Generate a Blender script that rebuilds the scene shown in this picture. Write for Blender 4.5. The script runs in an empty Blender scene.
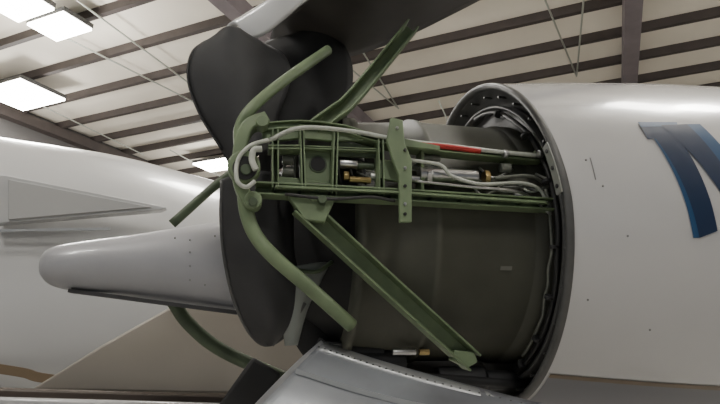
import bpy, bmesh, math, random
from mathutils import Vector, Matrix
random.seed(4)
scn=bpy.context.scene
# ------------------------------------------------------------------ survey helpers
PITCH=math.radians(15); F=560.0
CAM=Vector((0,0,1.6))
FW=Vector((0,math.cos(PITCH),math.sin(PITCH))); UPV=Vector((0,-math.sin(PITCH),math.cos(PITCH))); RT=Vector((1,0,0))
def ray(px,py): return FW*F+RT*(px-360)+UPV*(202-py)
TH=math.radians(11)
A=Vector((math.cos(TH),math.sin(TH),0)); N=Vector((math.sin(TH),-math.cos(TH),0)); Z=Vector((0,0,1))
O=CAM+ray(487,243)/F*1.985
def E(s,t,z): return O+A*s+N*t+Z*z          # engine frame: along axis, toward hangar aisle, up
def EK(s,t,z):                               # same, with the raked upper lip of the cowl opening
    k=max(0,1-max(s,0)/.9)*(1 if s>-.06 else 0)
    return E(s-(.055*(max(z,0)/.55)**1.3)*k,t,z)
def S(px,py,t):
    r=ray(px,py); k=(t-(CAM-O).dot(N))/r.dot(N); return CAM+r*k
def loc(p): d=p-O; return d.dot(A),d.dot(N),d.z
def L(px,py,t): return loc(S(px,py,t))
# ------------------------------------------------------------------ materials
def mat(name,col,rough=.5,metal=0,var=.0,scale=8,coat=0,bump=0,emit=0,col2=None):
    m=bpy.data.materials.new(name); m.use_nodes=True; nt=m.node_tree; b=nt.nodes['Principled BSDF']
    b.inputs['Base Color'].default_value=(*col,1); b.inputs['Roughness'].default_value=rough
    b.inputs['Metallic'].default_value=metal; b.inputs['Coat Weight'].default_value=coat; b.inputs['Coat Roughness'].default_value=.08
    tc=nt.nodes.new('ShaderNodeTexCoord'); nz=nt.nodes.new('ShaderNodeTexNoise'); nz.inputs['Scale'].default_value=scale; nz.inputs['Detail'].default_value=5
    nt.links.new(tc.outputs['Object'],nz.inputs['Vector'])
    if var>0:
        cr=nt.nodes.new('ShaderNodeValToRGB'); c2=col2 or tuple(c*(1-var) for c in col)
        cr.color_ramp.elements[0].position=.34; cr.color_ramp.elements[1].position=.66
        cr.color_ramp.elements[0].color=(*c2,1); cr.color_ramp.elements[1].color=(*col,1)
        nt.links.new(nz.outputs['Fac'],cr.inputs['Fac']); nt.links.new(cr.outputs['Color'],b.inputs['Base Color'])
    if bump>0:
        bp=nt.nodes.new('ShaderNodeBump'); bp.inputs['Strength'].default_value=bump; bp.inputs['Distance'].default_value=.01
        nt.links.new(nz.outputs['Fac'],bp.inputs['Height']); nt.links.new(bp.outputs['Normal'],b.inputs['Normal'])
    if emit>0:
        b.inputs['Emission Color'].default_value=(*col,1); b.inputs['Emission Strength'].default_value=emit
    return m
WHITE=mat('white_paint',(.49,.485,.485),.22,0,.05,1.5,.6)
WHITE2=mat('white_paint_fuselage',(.43,.43,.43),.32,0,.06,1.2,.5)
FAIR=mat('fairing_paint',(.33,.33,.35),.35,0,.1,3,.3)
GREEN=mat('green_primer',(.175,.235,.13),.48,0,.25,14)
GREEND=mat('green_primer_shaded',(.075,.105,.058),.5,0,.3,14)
OLIVE=mat('duct_skin',(.080,.081,.062),.62,0,.25,5)
DARK=mat('dark_composite',(.032,.032,.034),.62,0,.4,6)
BLACK=mat('black_lining',(.012,.012,.013),.7,0,.3,6)
RINGM=mat('bulkhead_grey',(.045,.045,.043),.5,0,.3,10)
RIM=mat('rim_grey',(.085,.085,.083),.45,.2,.2,20)
STEEL=mat('steel',(.55,.55,.55),.28,1,.2,20)
GOLD=mat('brass_fitting',(.45,.34,.16),.35,1,.2,20)
HOSE=mat('white_hose',(.50,.52,.46),.45,0,.2,60)
GRYH=mat('grey_hose',(.19,.20,.17),.45,.2,.2,60)
BLKH=mat('black_hose',(.02,.02,.02),.45)
RED=mat('red_tag',(.40,.025,.02),.5)
NAVY=mat('navy_paint',(.012,.026,.065),.35,0,0,4,.2)
BLUE=mat('blue_paint',(.018,.065,.15),.35,0,0,4,.2)
TAN=mat('tan_stripe_paint',(.14,.10,.06),.4,0,.1,4)
FLAP=mat('flap_paint',(.33,.30,.26),.5,0,.1,2)
ALU=mat('cowl_inner_aluminium',(.26,.275,.30),.36,.3,.35,3,0,0,0,(.12,.12,.135))  # dark mottling in the colour stands in for patchy reflections
ALUL=mat('cowl_edge_aluminium',(.36,.37,.38),.35,.4,.1,9)
COWLIN=mat('cowl_inner_brown',(.06,.054,.05),.55,.1,.4,3)
LINE=mat('panel_line',(.16,.16,.16),.6)
CEIL=mat('ceiling_insulation',(.86,.80,.69),.7,0,.10,.7)
PURL=mat('purlin_steel',(.06,.048,.044),.6,0,.2,4)
RAFT=mat('rafter_steel',(.20,.17,.18),.6,0,.2,2)
WALLM=mat('hangar_wall',(.085,.08,.078),.8,0,.15,.5)
FLOOR=mat('concrete_floor',(.42,.41,.39),.35,0,.15,1.5)
LAMP=mat('lamp_tube',(1,.97,.88),.5,0,0,4,0,0,30)
# ------------------------------------------------------------------ mesh helpers
def empty(name,loc=(0,0,0)):
    e=bpy.data.objects.new(name,None); scn.collection.objects.link(e); e.location=loc; e.empty_display_size=.1; return e
def put(name,me,m,parent=None,smooth=True):
    ob=bpy.data.objects.new(name,me); scn.collection.objects.link(ob)
    if m: me.materials.append(m)
    if smooth:
        for p in me.polygons: p.use_smooth=True
    if parent:
        ob.parent=parent; ob.matrix_parent_inverse=Matrix.Translation(-Vector(parent.location))
    return ob
def mesh(name,vs,fs,m,parent=None,smooth=True,solid=0,bevel=0):
    me=bpy.data.meshes.new(name); me.from_pydata([tuple(v) for v in vs],[],fs); me.validate()
    bm=bmesh.new(); bm.from_mesh(me); bmesh.ops.recalc_face_normals(bm,faces=bm.faces); bm.to_mesh(me); bm.free()
    ob=put(name,me,m,parent,smooth)
    if solid: md=ob.modifiers.new('s','SOLIDIFY'); md.thickness=solid; md.offset=0
    if bevel: md=ob.modifiers.new('b','BEVEL'); md.width=bevel; md.segments=2; md.limit_method='ANGLE'
    if solid or bevel:
        try: me.set_sharp_from_angle(angle=math.radians(40))
        except Exception: pass
    return ob
def cat(pts,n=8):
    P=[Vector(p) for p in pts]; 
    if len(P)<3: return [P[0].lerp(P[1],i/n) for i in range(n+1)]
    out=[]; Q=[P[0]*2-P[1]]+P+[P[-1]*2-P[-2]]
    for i in range(1,len(Q)-2):
        a,b,c,d=Q[i-1],Q[i],Q[i+1],Q[i+2]
        for k in range(n):
            u=k/n; out.append(.5*((2*b)+(c-a)*u+(2*a-5*b+4*c-d)*u*u+(3*b-a-3*c+d)*u**3))
    out.append(P[-1]); return out
def sweep(name,path,prof,m,parent,ref=N,smooth=False,bevel=0,samp=8,straight=False):
    P=[Vector(p) for p in path] if straight else cat(path,samp)
    vs=[];k=len(prof)
    for i,p in enumerate(P):
        tg=(P[min(i+1,len(P)-1)]-P[max(i-1,0)]).normalized()
        sd=tg.cross(ref)
        if sd.length<1e-4: sd=tg.cross(A)
        sd.normalize(); dp=sd.cross(tg).normalized()
        for (u,v) in prof: vs.append(p+sd*u+dp*v)
    fs=[]
    for i in range(len(P)-1):
        for j in range(k):
            a=i*k+j;b=i*k+(j+1)%k; fs.append((a,b,b+k,a+k))
    fs.append(tuple(range(k))); fs.append(tuple(range((len(P)-1)*k,len(P)*k)))
    return mesh(name,vs,fs,m,parent,smooth,0,bevel)
def circ(r,n=12): return [(r*math.cos(2*math.pi*i/n),r*math.sin(2*math.pi*i/n)) for i in range(n)]
def tube(name,path,r,m,parent,samp=8): return sweep(name,path,circ(r),m,parent,smooth=True,samp=samp)
def chan(w,d,th):   # U channel opening outward
    h=w/2; return [(-h,-d/2),(h,-d/2),(h,d/2),(h-th,d/2),(h-th,-d/2+th),(-h+th,-d/2+th),(-h+th,d/2),(-h,d/2)]
def rect(w,d): return [(-w/2,-d/2),(w/2,-d/2),(w/2,d/2),(-w/2,d/2)]
def cyl(name,c,ax,r,h,m,parent,n=24,r2=None):
    ax=ax.normalized(); up=Z if abs(ax.z)<.9 else A
    u=ax.cross(up).normalized(); v=ax.cross(u); r2=r if r2 is None else r2
    vs=[c-ax*h/2+(u*math.cos(2*math.pi*i/n)+v*math.sin(2*math.pi*i/n))*r for i in range(n)]+[c+ax*h/2+(u*math.cos(2*math.pi*i/n)+v*math.sin(2*math.pi*i/n))*r2 for i in range(n)]
    fs=[(i,(i+1)%n,n+(i+1)%n,n+i) for i in range(n)]+[tuple(range(n)),tuple(range(n,2*n))]
    return mesh(name,vs,fs,m,parent,False,0,min(r,h)*.12)
def rev(name,prof,m,parent,p0=0,p1=360,n=128,solid=0,EF=None):
    EF=EF or E
    vs=[];fs=[];full=(p1-p0)>=360; cnt=n if full else n+1; k=len(prof)
    for i in range(cnt):
        a=math.radians(p0+(p1-p0)*i/n)
        for (s,r) in prof: vs.append(EF(s,r*math.cos(a),r*math.sin(a)))
    for i in range(n):
        j=(i+1)%cnt
        for q in range(k-1): fs.append((i*k+q,j*k+q,j*k+q+1,i*k+q+1))
    return mesh(name,vs,fs,m,parent,True,solid)
def loft(name,c1,c2,bulge,m,parent,solid=.01,nu=14,nv=10,dirn=N):
    a=cat([S(*p) for p in c1],nv); b=cat([S(*p) for p in c2],nv)
    n=min(len(a),len(b)); vs=[];fs=[]
    for i in range(n):
        for j in range(nu+1):
            u=j/nu; vs.append(a[i].lerp(b[i],u)+dirn*bulge*math.sin(math.pi*u))
    w=nu+1
    for i in range(n-1):
        for j in range(nu): fs.append((i*w+j,i*w+j+1,(i+1)*w+j+1,(i+1)*w+j))
    return mesh(name,vs,fs,m,parent,True,solid)
def plate(name,pts,t,th,m,parent,bevel=.002):
    vs=[S(x,y,t) for x,y in pts]; n=len(vs); vs+= [v-N*th for v in vs]
    fs=[tuple(range(n)),tuple(range(2*n-1,n-1,-1))]+[(i,(i+1)%n,n+(i+1)%n,n+i) for i in range(n)]
    return mesh(name,vs,fs,m,parent,False,0,bevel)
# ------------------------------------------------------------------ engine nacelle (forward cowl)
nac=empty('engine_nacelle',O)
NP=[(0,.550),(.15,.566),(.35,.585),(.6,.603),(.9,.615),(1.2,.61),(1.5,.585),(1.75,.54),(1.9,.49),(1.96,.45),(1.93,.41),(1.8,.39),(1.3,.38)]
def nr(s):
    if s<=0: return NP[0][1]
    for (a,b),(c,d) in zip(NP,NP[1:9]):
        if a<=s<=c: return b+(d-b)*(s-a)/(c-a)
    return .5
sm=cat([Vector((a,b,0)) for a,b in NP],6)
rev('nacelle_skin',[(v.x,v.y) for v in sm],WHITE,nac,n=160,EF=EK)
def onskin(px,py,off=.0012):
    r=ray(px,py).normalized(); d=.6
    while d<4:
        p=CAM+r*d; s,t,z=loc(p)
        if math.hypot(t,z)<nr(s)+off and s>-.02:
            lo,hi=d-.01,d
            for _ in range(20):
                mdl=(lo+hi)/2; s,t,z=loc(CAM+r*mdl)
                if math.hypot(t,z)<nr(s)+off: hi=mdl
                else: lo=mdl
            s,t,z=loc(CAM+r*hi)
            s+=(.055*(max(z,0)/.55)**1.3)*max(0,1-max(s,0)/.9)   # undo the rake
            return s,t,z
        d+=.01
    return None
def sa(px,py):
    s,t,z=onskin(px,py); return s,math.atan2(z,t)
def smr(s):
    for a,b in zip(sm,sm[1:]):
        if a.x<=s<=b.x: return a.y+(b.y-a.y)*(s-a.x)/(b.x-a.x)
    return nr(s)
def grid(name,f,n,n2,m):
    vs=[f(i/n,j/n2) for i in range(n+1) for j in range(n2+1)]; w=n2+1
    fs=[(i*w+j,i*w+j+1,(i+1)*w+j+1,(i+1)*w+j) for i in range(n) for j in range(n2)]
    return mesh(name,vs,fs,m,nac)
def patch(name,corn,m,parent,off=.0012,n=24,n2=24):
    c=[sa(*q) for q in corn]
    def f(u,v):
        s=(c[0][0]*(1-u)+c[1][0]*u)*(1-v)+(c[3][0]*(1-u)+c[2][0]*u)*v
        a=(c[0][1]*(1-u)+c[1][1]*u)*(1-v)+(c[3][1]*(1-u)+c[2][1]*u)*v
        r=smr(s)+off; return EK(s,r*math.cos(a),r*math.sin(a))
    return grid(name,f,n,n2,m)
def band(name,s0,s1,a0,a1,m,off=.0015,n=60,n2=8):
    def f(u,v):
        s=s0+(s1-s0)*u; a=a0+(a1-a0)*v; r=smr(s)+off; return EK(s,r*math.cos(a),r*math.sin(a))
    return grid(name,f,n,n2,m)
# registration letter, part of the paint scheme
patch('letter_stem_blue',[(646,130),(660,130),(699,238),(693,238)],BLUE,nac,.0025)
patch('letter_stem',[(651,134),(675,134),(717,231),(699,238)],NAVY,nac,.003)
patch('letter_serif',[(638,125),(674,125),(677,137),(647,140)],NAVY,nac,.0028)
patch('letter_serif_blue',[(637,123),(676,123),(677,127),(640,128)],BLUE,nac,.0034)
patch('letter_diagonal',[(660,126),(686,125),(748,216),(748,252)],NAVY,nac,.0036)
patch('letter_diagonal_edge',[(686,125),(699,125),(756,202),(748,216)],BLUE,nac,.0036)
_,ab=sa(640,381)
band('tan_stripe',.01,1.6,ab-.03,ab,TAN,.0025,80,4)
band('nacelle_lower_shade',.01,1.6,ab-.95,ab-.03,mat('nacelle_lower_shade',(.12,.12,.135),.4),.002,60,16)  # shade on the white underside, put in as a darker grey band
band('seam_hoop',.62,.6212,-1.2,1.5,LINE,.002,2,80)
band('panel_seam_upper',.035,1.6,.62,.6212,LINE,.002,80,1)
for px,py in [(586,160),(603,186),(628,236),(588,300),(650,330)]:
    s,a=sa(px,py); r=smr(s)+.0006
    cyl('fastener',EK(s,r*math.cos(a),r*math.sin(a)),N*math.cos(a)+Z*math.sin(a),.003,.002,LINE,nac,10)
patch('access_door_seam',[(589,158),(590.3,158),(596,180),(594.7,180)],LINE,nac,.002,4,4)
# ------------------------------------------------------------------ engine core
eng=empty('jet_engine',O)
sL=L(345,240,0)[0]
rev('bulkhead_rim',[(.0,.5525),(-.010,.5525),(-.018,.549),(-.020,.541),(-.014,.532),(.0,.53)],RIM,eng,n=160,EF=EK)
rev('bulkhead_ring',[(-.012,.534),(.002,.53),(.02,.51),(.045,.495),(.05,.47),(.045,.445),(.05,.40)],RINGM,eng,n=160,EF=EK)
rev('bulkhead_flange',[(.05,.480),(.015,.480),(.012,.474),(.015,.468),(.05,.468)],RIM,eng,n=128,EF=EK)
rev('fan_duct',[(.06,.41),(-.02,.41),(-.025,.402),(-.03,.402),(-.30,.402),(-.305,.41),(-.325,.41),(-.33,.40),(sL,.385),(sL-.005,.40),(sL-.03,.40),(sL-.03,.33)],OLIVE,eng,n=128)
rev('core_nozzle',[(sL-.03,.35),(sL-.08,.31),(sL-.18,.24),(sL-.24,.2),(sL-.24,.16),(sL-.1,.14)],BLACK,eng,n=96)
for i in range(30):
    a=math.radians(i*12)
    cyl('ring_bolt',EK(.012,.508*math.cos(a),.508*math.sin(a)),A,.004,.03,RIM,eng,8)
def arc(r,s,a0,a1,n=14,wob=0): return [EK(s+random.uniform(-wob,wob),(r+random.uniform(-wob,wob))*math.cos(math.radians(a0+(a1-a0)*i/n)),(r+random.uniform(-wob,wob))*math.sin(math.radians(a0+(a1-a0)*i/n))) for i in range(n+1)]
tube('ring_harness',arc(.455,.01,85,-75,16,.003),.008,BLKH,eng)
tube('ring_harness_grey',arc(.437,.0,10,-62,12,.004),.0045,GRYH,eng)
for a in (60,35,12,-12,-30,-48,-64):
    c=EK(.0,.452*math.cos(math.radians(a)),.452*math.sin(math.radians(a)))
    cyl('harness_clamp',c,N*math.sin(math.radians(a))-Z*math.cos(math.radians(a)),.013,.010,DARK,eng,14)
# ring side bracket: slim doubler that follows the lip
vs=[];fs=[]
for i in range(9):
    a=.34-.28*i/8
    for q in (.0,.028):
        p=EK(-.021,(.549-q)*math.cos(a),(.549-q)*math.sin(a)); vs+=[p,p-A*.004]
for i in range(8):
    b=4*i; fs+=[(b,b+2,b+6,b+4),(b+1,b+5,b+7,b+3),(b,b+4,b+5,b+1),(b+2,b+3,b+7,b+6)]
mesh('rim_bracket',vs,fs,mat('bracket_grey',(.22,.23,.21),.45),eng,False)
for a in (.10,.20,.30): cyl('bracket_screw',EK(-.026,.535*math.cos(a),.535*math.sin(a)),A,.006,.004,DARK,eng,10)
# ---- main beam
TB=.44
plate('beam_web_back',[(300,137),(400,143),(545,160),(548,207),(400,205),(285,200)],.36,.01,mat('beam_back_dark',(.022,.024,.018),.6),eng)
sweep('beam_lower_rail',[S(255,190,TB),S(400,197,TB),S(552,206,TB-.01)],chan(.034,.05,.005),GREEN,eng,samp=1,bevel=.001)
sweep('beam_lower_lip',[S(275,187,TB+.028),S(400,193,TB+.028),S(545,203,TB+.02)],rect(.006,.02),GREEN,eng,samp=1)
sweep('beam_upper_rail',[S(262,130,TB-.02),S(300,127,TB-.02),S(345,132,TB-.02),S(400,147,TB-.02),S(540,160,TB-.05)],chan(.022,.05,.004),GREEN,eng,samp=2,bevel=.001)
def post(x0,y0,x1,y1,w,t=TB,m=GREEN,name='beam_post'): return sweep(name,[S(x0,y0,t),S(x1,y1,t)],chan(w,.05,.004),m,eng,samp=1,bevel=.001)
post(275,132,275,190,.018); post(335,132,333,196,.014); post(379,142,380,197,.016); post(301,128,303,190,.012)
post(420,152,420,196,.008,TB-.03); post(268,150,300,150,.012); post(303,150,379,153,.010,TB-.02)
plate('hub_gusset',[(264,124),(300,123),(345,128),(368,140),(334,141),(300,138),(276,141),(262,138)],TB-.005,.012,GREEN,eng)
plate('lower_web',[(276,176),(300,178),(333,184),(333,193),(276,190)],TB-.012,.008,GREEN,eng)
plate('gusset_upright',[(303,146),(330,148),(332,184),(304,182)],TB-.018,.012,GREEN,eng)
cyl('gusset_hole',S(318,164,TB-.016),N,.02,.006,BLACK,eng)
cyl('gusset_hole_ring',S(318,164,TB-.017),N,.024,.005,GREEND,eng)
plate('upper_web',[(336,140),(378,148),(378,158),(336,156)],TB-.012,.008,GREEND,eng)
plate('pierced_bracket',[(391,117),(403,120),(405,143),(412,160),(412,222),(400,222),(399,175),(393,160),(387,140)],TB+.045,.014,GREEN,eng,.002)
for y in (128,150,168,186,204,214): cyl('bracket_bolt',S(397 if y<140 else 405,y,TB+.047),N,.0042,.008,BLACK if y%4 else STEEL,eng,10)
plate('bracket_arm',[(403,138),(440,146),(440,150),(403,146)],TB+.03,.01,GREEN,eng,.001)
plate('bracket_arm_mid',[(380,160),(400,160),(400,182),(380,178)],TB+.01,.01,GREEN,eng,.001)
# hub fork
sweep('hub_fork',[S(266,120,TB),S(248,128,TB+.01),S(240,150,TB+.01),S(239,180,TB+.01),S(250,207,TB)],rect(.032,.05),GREEN,eng,bevel=.004)
cyl('hub_boss',S(244,168,TB+.03),N,.040,.045,GREEN,eng,32); cyl('hub_bore',S(245,168,TB+.055),N,.030,.006,BLACK,eng,32)
cyl('hub_pin',S(246,170,TB+.055),N,.014,.014,GREEND,eng)
cyl('hub_boss_lower',S(253,202,TB+.02),N,.022,.05,GREEN,eng); cyl('hub_pin_lower',S(253,202,TB+.046),N,.011,.012,GREEND,eng,12)
cyl('hub_boss_upper',S(262,124,TB+.02),N,.016,.045,GREEN,eng); 
tube('drain_hose',[S(268,140,TB+.04),S(250,146,TB+.06),S(238,160,TB+.06),S(237,180,TB+.07),S(246,187,TB+.07),S(255,181,TB+.07)],.0055,HOSE,eng)
tube('drain_hose_end',[S(262,149,TB+.07),S(254,150,TB+.07),S(252,160,TB+.07),S(256,170,TB+.07)],.008,HOSE,eng)
# struts
tube('strut_lower_bent',[S(244,192,TB),S(247,214,TB),S(256,236,TB),S(275,258,TB),S(312,290,TB-.03),S(352,326,TB-.07)],.0185,GREEN,eng)
sweep('strut_lower_channel',[S(300,205,TB),S(385,283,TB-.04),S(472,362,TB-.10)],chan(.055,.045,.006),GREEN,eng,samp=2,bevel=.0015)
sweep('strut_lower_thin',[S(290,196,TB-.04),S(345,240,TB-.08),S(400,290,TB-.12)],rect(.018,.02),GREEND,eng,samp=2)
plate('strut_foot',[(455,350),(474,352),(478,362),(468,368),(452,360)],TB-.08,.03,GREEN,eng)
plate('strut_root',[(288,196),(335,200),(325,222),(305,220)],TB+.02,.03,GREEN,eng,.003)
cyl('root_bolt',S(322,200,TB+.03),N,.012,.02,GREEND,eng,6)
tube('strut_upper_bent',[S(240,150,TB),S(240,128,TB),S(252,108,TB),S(285,80,TB-.06),S(328,50,TB-.14)],.0155,GREEN,eng)
sweep('strut_upper_channel',[S(312,130,TB-.02),S(335,113,TB-.04),S(348,103,TB-.05),S(378,68,TB-.05),S(412,26,TB-.05)],chan(.042,.04,.006),GREEN,eng,samp=4,bevel=.0015)
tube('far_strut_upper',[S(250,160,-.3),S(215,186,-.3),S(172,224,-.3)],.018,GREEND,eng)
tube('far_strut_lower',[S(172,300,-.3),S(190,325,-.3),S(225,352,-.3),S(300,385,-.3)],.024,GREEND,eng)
# fuel/hydraulic lines and actuators
tt=TB+.02
tube('sense_line_top',[S(268,141,tt),S(300,128,tt+.02),S(350,131,tt),S(400,140,tt),S(450,146,tt),S(500,152,tt-.02),S(542,156,tt-.04)],.006,HOSE,eng)
tube('sense_line_second',[S(410,160,tt),S(440,165,tt),S(452,176,tt),S(480,184,tt),S(520,183,tt-.02),S(540,190,tt-.03),S(549,210,tt-.03)],.005,HOSE,eng)
tube('sense_line_third',[S(415,181,tt),S(470,187,tt),S(515,191,tt),S(535,201,tt-.03),S(551,215,tt-.03)],.004,STEEL,eng)
tube('sense_line_fourth',[S(495,178,tt-.02),S(530,176,tt-.03),S(548,186,tt-.05)],.005,GRYH,eng)
tube('fuel_line_low',[S(285,184,tt-.03),S(330,186,tt-.03),S(390,190,tt-.03)],.005,GRYH,eng)
cyl('actuator_body',S(448,176,TB-.02),A,.021,.17,STEEL,eng); cyl('actuator_rod',S(395,178,TB-.02),A,.011,.14,STEEL,eng)
cyl('actuator_nut',S(428,176,TB-.02),A,.026,.016,STEEL,eng,6); cyl('actuator_cap',S(486,178,TB-.02),A,.022,.015,GOLD,eng,6)
cyl('brass_union',S(360,180,TB-.02),A,.009,.06,GOLD,eng,6); cyl('brass_union_nut',S(346,176,TB-.02),A,.013,.015,GOLD,eng,6)
cyl('brass_elbow',S(388,172,TB-.01),Z,.009,.035,GOLD,eng,12)
for x,y,r,h,m in [(348,164,.014,.05,STEEL),(365,166,.010,.05,GREEND),(350,190,.01,.05,GRYH),(288,160,.014,.03,GRYH),(288,172,.014,.03,GRYH),(430,158,.009,.06,GRYH),(505,168,.014,.03,GRYH),(520,196,.010,.04,STEEL),(372,188,.007,.06,GRYH)]:
    cyl('fitting',S(x,y,TB-.03),A,r,h,m,eng,12)
for i in range(22):
    x=338+i*9.4; y=156+i*1.1+random.uniform(-6,14)
    tube('small_line',[S(x,y,TB-.045),S(x+14,y+random.uniform(-4,12),TB-.025),S(x+34,y+random.uniform(0,16),TB-.035)],random.choice([.0026,.0034]),random.choice([STEEL,GRYH,BLKH,GRYH,HOSE]),eng,4)
for x in (283,290,296,341,352,366): tube('small_riser',[S(x,152,TB-.05),S(x+random.uniform(-3,3),168,TB-.03),S(x+random.uniform(-5,5),186,TB-.04)],.0032,random.choice([GRYH,BLKH,STEEL]),eng,4)
tube('wire_bundle',[S(285,194,TB+.03),S(330,199,TB+.03),S(370,197,TB+.03),S(395,201,TB+.03)],.0045,BLKH,eng)
tube('red_warning_sleeve',[S(421,144,tt),S(450,147,tt),S(480,151,tt-.01)],.0078,RED,eng)
for x,y in [(275,190),(300,191),(330,193),(360,195),(390,196),(430,198),(460,200),(490,202),(520,204),(545,205)]:
    cyl('rail_bolt',S(x,y,TB+.0),N,.0045,.03,GREEND,eng,6)
for x in (505,540): cyl('line_clamp',S(x,154,tt-.02),A,.012,.012,STEEL,eng,12)
cyl('attach_lug',S(542,154,TB-.05),N,.022,.03,GREEN,eng); cyl('attach_lug',S(551,212,TB-.05),N,.018,.03,RINGM,eng)
def onduct(px,py,r=.404):
    rr=ray(px,py).normalized(); d=1.0
    while d<3:
        s,t,z=loc(CAM+rr*d)
        if math.hypot(t,z)<r: return s,math.atan2(z,t)
        d+=.002
def dpatch(name,px,py,ds,da,m):
    s,a=onduct(px,py); r=.405
    vs=[E(s+i*ds,r*math.cos(a+j*da/4),r*math.sin(a+j*da/4)) for j in range(5) for i in (0,1)]
    return mesh(name,vs,[(2*j,2*j+1,2*j+3,2*j+2) for j in range(4)],m,eng)
dpatch('data_placard',500,270,.035,.03,mat('placard',(.13,.13,.11),.5))
# accessory housing beneath duct
rev('accessory_housing',[(sL-.1,.36),(sL,.43),(-.3,.47),(-.05,.49),(.05,.5)],BLACK,eng,p0=215,p1=290,n=40,solid=.02)
for x,y,r,l in [(350,352,.03,.2),(380,362,.04,.15),(460,378,.035,.15),(500,380,.03,.1)]:
    cyl('accessory',S(x,y,.12),A,r,l,DARK,eng,20)
cyl('drain_fitting',S(404,352,.2),A,.009,.07,STEEL,eng,12); cyl('drain_fitting_brass',S(424,352,.2),A,.010,.03,GOLD,eng,6)
# ------------------------------------------------------------------ thrust reverser
trv=empty('thrust_reverser',S(260,200,0))
loft('lower_bucket',[(222,180,.30),(221,215,.30),(224,255,.30),(234,300,.28),(250,333,.25),(266,345,.2)],
     [(292,180,.28),(292,215,.30),(293,255,.30),(300,285,.28),(292,322,.25),(272,345,.2)],.08,DARK,trv,.012)
tube('lower_bucket_rim',[S(222,180,.31),S(221,215,.31),S(224,255,.31),S(234,300,.29),S(250,333,.26),S(266,345,.21),S(285,335,.24),S(305,303,.28)],.005,RIM,trv)
loft('upper_bucket',[(238,178,.2),(222,150,.2),(200,115,.2),(188,80,.2),(193,52,.2),(215,38,.2)],
     [(275,150,.2),(276,120,.2),(285,95,.2),(290,75,.2),(282,55,.2),(250,40,.2)],.07,DARK,trv,.012)
tube('upper_bucket_rim',[S(222,150,.21),S(200,115,.21),S(188,80,.21),S(193,52,.21),S(215,38,.21),S(250,40,.21)],.003,DARK,trv)
loft('upper_bucket_lining',[(262,178,.1),(258,140,.1),(256,100,.1),(254,70,.1),(262,46,.1),(290,36,.1)],
     [(345,145,.1),(345,125,.1),(348,105,.1),(352,80,.1),(350,60,.1),(340,40,.1)],.05,BLACK,trv,.012)
loft('exhaust_side_fairing',[(286,268,.30),(283,290,.30),(282,320,.28),(286,345,.24)],[(330,262,.26),(320,280,.26),(306,310,.24),(296,345,.22)],.02,mat('light_blanket',(.24,.26,.245),.5,0,.2,9),trv,.01)
tube('blanket_edge',[S(286,268,.315),S(315,272,.31),S(332,262,.29)],.006,GREEND,trv)
loft('exhaust_lower_shell',[(275,180,.02),(275,250,.02),(280,300,.02),(300,350,.0),(330,375,-.02)],[(345,180,.02),(345,250,.02),(350,300,.02),(360,345,.0),(400,375,-.02)],.03,BLACK,trv,.01)
plate('support_foot',[(253,357),(282,374),(262,410),(214,412),(240,375)],.1,.06,BLACK,trv,.01)
# tapered fairing
def body(name,secs,m,parent,n=32):
    cc=cat([S(x,(y0+y1)/2,t) for x,y0,y1,t,th in secs],6)
    hh=cat([Vector(((S(x,y0,t)-S(x,y1,t)).length/2,th,0)) for x,y0,y1,t,th in secs],6)
    vs=[];fs=[]
    for c,h in zip(cc,hh):
        for j in range(n):
            a=2*math.pi*j/n; vs.append(c+Z*max(h.x,.001)*math.sin(a)+N*max(h.y,.001)*math.cos(a))
    for i in range(len(cc)-1):
        for j in range(n): fs.append((i*n+j,i*n+(j+1)%n,(i+1)*n+(j+1)%n,(i+1)*n+j))
    fs+= [tuple(range(n)),tuple(range((len(cc)-1)*n,len(cc)*n))]
    return mesh(name,vs,fs,m,parent)
sf=empty('stabilizer_fairing',S(140,265,-.2))
body('fairing_shell',[(40,262,268,-.2,.01),(44,252,277,-.2,.04),(56,246,286,-.2,.07),(85,241,292,-.2,.09),(130,235,297,-.2,.10),(180,227,304,-.2,.11),(245,217,315,-.2,.12)],FAIR,sf)
sweep('fairing_underside_shade',[S(70,291,-.17),S(110,296,-.15),(S(170,304,-.14)),S(240,313,-.13)],rect(.012,.03),DARK,sf)  # dark strip standing in for the shadow under the fairing
for x,y in [(190,240),(190,252),(190,266),(190,280),(175,238),(205,285),(215,236)]:
    cyl('fastener',S(x,y,-.2+.112),N,.003,.006,LINE,sf,8)
# ------------------------------------------------------------------ fuselage behind
fus=empty('airplane_fuselage',S(100,260,-1.7))
body('fuselage_skin',[(-520,60,560,-1.9,.95),(-260,95,530,-1.9,.95),(0,135,500,-1.9,.9),(110,152,480,-1.85,.82),(220,180,465,-1.8,.74),(330,205,450,-1.8,.62),(450,230,420,-1.8,.42),(560,270,380,-1.8,.15)],WHITE2,fus,64)
def fplate(name,pts,t,th,m): return plate(name,pts,t,th,m,fus,.004)
fplate('air_inlet_frame',[(-10,174),(6,175),(166,207),(160,210),(-10,224)],-.98,.06,WHITE2)
fplate('air_inlet_recess',[(8,179),(152,207),(8,220)],-.97,.04,mat('inlet_grey',(.33,.33,.325),.5))
sweep('fuselage_shine',[S(-60,232,-.98),S(40,230,-.98),S(110,229,-.98)],rect(.012,.01),ALUL,fus)  # pale strip standing in for the shine along the fuselage side
sweep('fuselage_stripe',[S(-60,360,-.98),S(20,372,-.98),S(60,380,-.98),S(240,396,-.98)],rect(.04,.02),TAN,fus)
wg=empty('wing_flap',S(140,360,-.6))
plate('flap_skin',[(30,390),(100,346),(168,308),(200,306),(300,322),(330,398),(230,394)],-.6,.04,FLAP,wg,.01)
plate('flap_trailing_edge',[(-60,386),(30,389),(330,398),(340,440),(-60,440)],-.5,.05,mat('wing_brown',(.06,.045,.035),.5),wg,.01)
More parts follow.
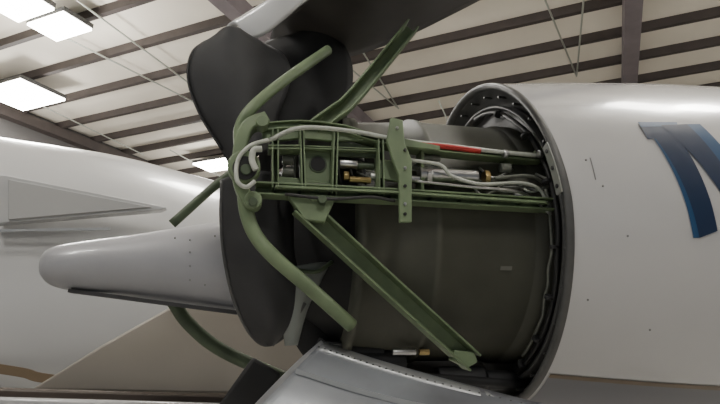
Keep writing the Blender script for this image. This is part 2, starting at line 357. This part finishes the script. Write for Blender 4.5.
plate('wing_leading',[(-60,396),(120,401),(230,404),(230,440),(-60,440)],-.4,.05,WHITE2,wg,.01)
# ------------------------------------------------------------------ cowl doors
uc=empty('engine_cowling_door',S(360,20,.3))
loft('cowl_inner_skin',[(268,48,-.05),(330,55,.0),(352,55,.05),(400,38,.1),(450,14,.15),(500,-12,.2)],
     [(276,22,.14),(300,4,.3),(330,-30,.4),(420,-70,.7),(500,-90,.75),(560,-100,.8)],.03,COWLIN,uc,.012)
loft('cowl_outer_lip',[(222,36,.14),(238,24,.16),(262,11,.20),(290,-1,.25),(330,-20,.3)],
     [(246,42,.2),(266,34,.22),(284,20,.25),(305,2,.32),(340,-20,.38)],.05,mat('cowl_white',(.72,.72,.72),.2,0,0,1,.6),uc,.01,dirn=(N+Z).normalized())
lc=empty('engine_cowling_door',S(380,390,.4))
top=[(322,343,.30),(380,362,.34),(450,382,.4),(550,408,.5)]; bot=[(225,440,.45),(330,470,.5),(420,480,.6),(560,470,.7)]
loft('cowl_inner_skin',top,bot,.04,ALU,lc,.012)
vs=[];fs=[]
ea=cat([S(*q) for q in top],6); eb=cat([S(*q) for q in bot],6)
for a,b in zip(ea,eb):
    for u in (0,.09): vs.append(a.lerp(b,u)+N*(.04*math.sin(math.pi*u)+.009))
fs=[(2*i,2*i+1,2*i+3,2*i+2) for i in range(len(ea)-1)]
mesh('edge_strip',vs,fs,ALUL,lc,True,.004)
r1=cat([S(*q) for q in top],10); r2=cat([S(*q) for q in bot],10)
for a,b in zip(r1,r2):
    cyl('rivet',a.lerp(b,.05)+N*.018,N,.003,.004,RIM,lc,8)
sweep('stiffener',[a.lerp(b,.32)+N*.045 for a,b in zip(ea,eb)],rect(.012,.012),ALUL,lc,straight=True)
l0=cat([S(*q) for q in ((322,343,.31),(290,372,.35),(225,440,.46))],6)
sweep('side_strip',l0,rect(.014,.012),ALUL,lc,straight=True)
# ------------------------------------------------------------------ hangar
HC=8.6; an=math.radians(66)
Pd=Vector((-math.sin(an),math.cos(an),0)); Qd=Vector((math.cos(an),math.sin(an),0))
def C(px,py,z=HC):
    r=ray(px,py); return CAM+r*((z-CAM.z)/r.z)
def H(p,q,z): return Pd*p+Qd*q+Z*z
def hbox(name,p0,p1,q0,q1,z0,z1,m,parent=None):
    vs=[H(p,q,z) for z in (z0,z1) for p,q in ((p0,q0),(p1,q0),(p1,q1),(p0,q1))]
    return mesh(name,vs,[(0,1,2,3),(4,5,6,7),(0,1,5,4),(1,2,6,5),(2,3,7,6),(3,0,4,7)],m,parent,False)
PW=15.5
hbox('floor',-26,PW+.3,-12,40,-.2,0,FLOOR)
hbox('ceiling',-26,PW+.3,-12,40,HC,HC+.2,CEIL)
hbox('wall_left',PW,PW+.3,-12,40,0,HC,WALLM)
hbox('wall_back',-26,PW,40,40.3,0,HC,WALLM)
hbox('wall_right',-26.3,-26,-12,40.3,0,HC,WALLM)
roof=empty('roof_framing',H(0,8,HC))
q=-10
while q<39:
    hbox('purlin',-26,PW,q,q+.12,HC-.20,HC,PURL,roof); q+=1.32
pr=C(628,45).dot(Pd)
for k in range(-3,4):
    p=pr+k*7.2
    if p<12 and p>-26: hbox('rafter',p-.16,p+.16,-12,40,HC-.58,HC-.20,RAFT,roof)
for k in range(-5,9):
    p0=pr+k*2.4
    if p0<PW-.3:
        for qq in range(-10,38,12):
            a=H(p0,qq,HC-.25); b=H(p0-1.2 if k%2 else p0+1.2,qq+12,HC-.25)
            tube('sag_rod',[a,b],.02,HOSE,roof,2)
for z in (2.2,4.2,6.2): hbox('wall_girt',PW-.12,PW,-12,40,z,z+.12,PURL,roof)
hbox('eave_strut',PW-.3,PW,-12,40,HC-.5,HC-.2,PURL,roof)
def fixture(c,lp,lq,e=150,up=260):
    g=empty('ceiling_light',c)
    p,q=c.dot(Pd),c.dot(Qd)
    hbox('housing',p-lp/2,p+lp/2,q-lq/2,q+lq/2,c.z-.02,c.z+.08,RIM,g)
    for k in range(3):
        qq=q-lq/2+lq*(k+.5)/3
        hbox('tube',p-lp/2+.03,p+lp/2-.03,qq-lq*.16,qq+lq*.16,c.z-.07,c.z-.02,LAMP,g)
    d=bpy.data.lights.new('lamp_light','AREA'); d.shape='RECTANGLE'; d.size=lp; d.size_y=lq; d.energy=e; d.color=(1,.98,.95)
    o=bpy.data.objects.new('lamp_light',d); scn.collection.objects.link(o); o.location=c-Z*.1; o.parent=g; o.matrix_parent_inverse=Matrix.Translation(-c)
    if up:
        d=bpy.data.lights.new('ceiling_fill','POINT'); d.shadow_soft_size=.35; d.energy=up; d.color=(1,.97,.92)  # added fill below the fixture, no real source, brightens the ceiling
        o=bpy.data.objects.new('ceiling_fill',d); scn.collection.objects.link(o); o.location=c-Z*1.3; o.parent=g; o.matrix_parent_inverse=Matrix.Translation(-c)
zf=HC-.45
for px,py,lp,lq in [(60,25,1.1,.7),(20,4,1.1,.7),(22,94,1.7,1.3),(218,164,1.5,1.0)]:
    fixture(C(px,py,zf),lp,lq)
for p,q,e,up in [(-3,4,60,360),(-3,-3,50,260),(3,-3,60,280),(3,4.0,60,330),(-9,5,60,430),(-12,13,80,560),(-14,20,80,450)]:  # unseen extra fixtures, added to brighten the hangar and right-hand ceiling
    fixture(H(p,q,zf),1.4,.8,e,up)
# ------------------------------------------------------------------ world / camera
w=bpy.data.worlds.new('World'); scn.world=w; w.use_nodes=True
w.node_tree.nodes['Background'].inputs[0].default_value=(.82,.9,1,1); w.node_tree.nodes['Background'].inputs[1].default_value=.25
cd=bpy.data.cameras.new('Camera'); cam=bpy.data.objects.new('Camera',cd); scn.collection.objects.link(cam)
cd.lens=28; cd.sensor_width=36; cam.location=CAM; cam.rotation_euler=(math.radians(90)+PITCH,0,0); cd.clip_end=200
scn.camera=cam
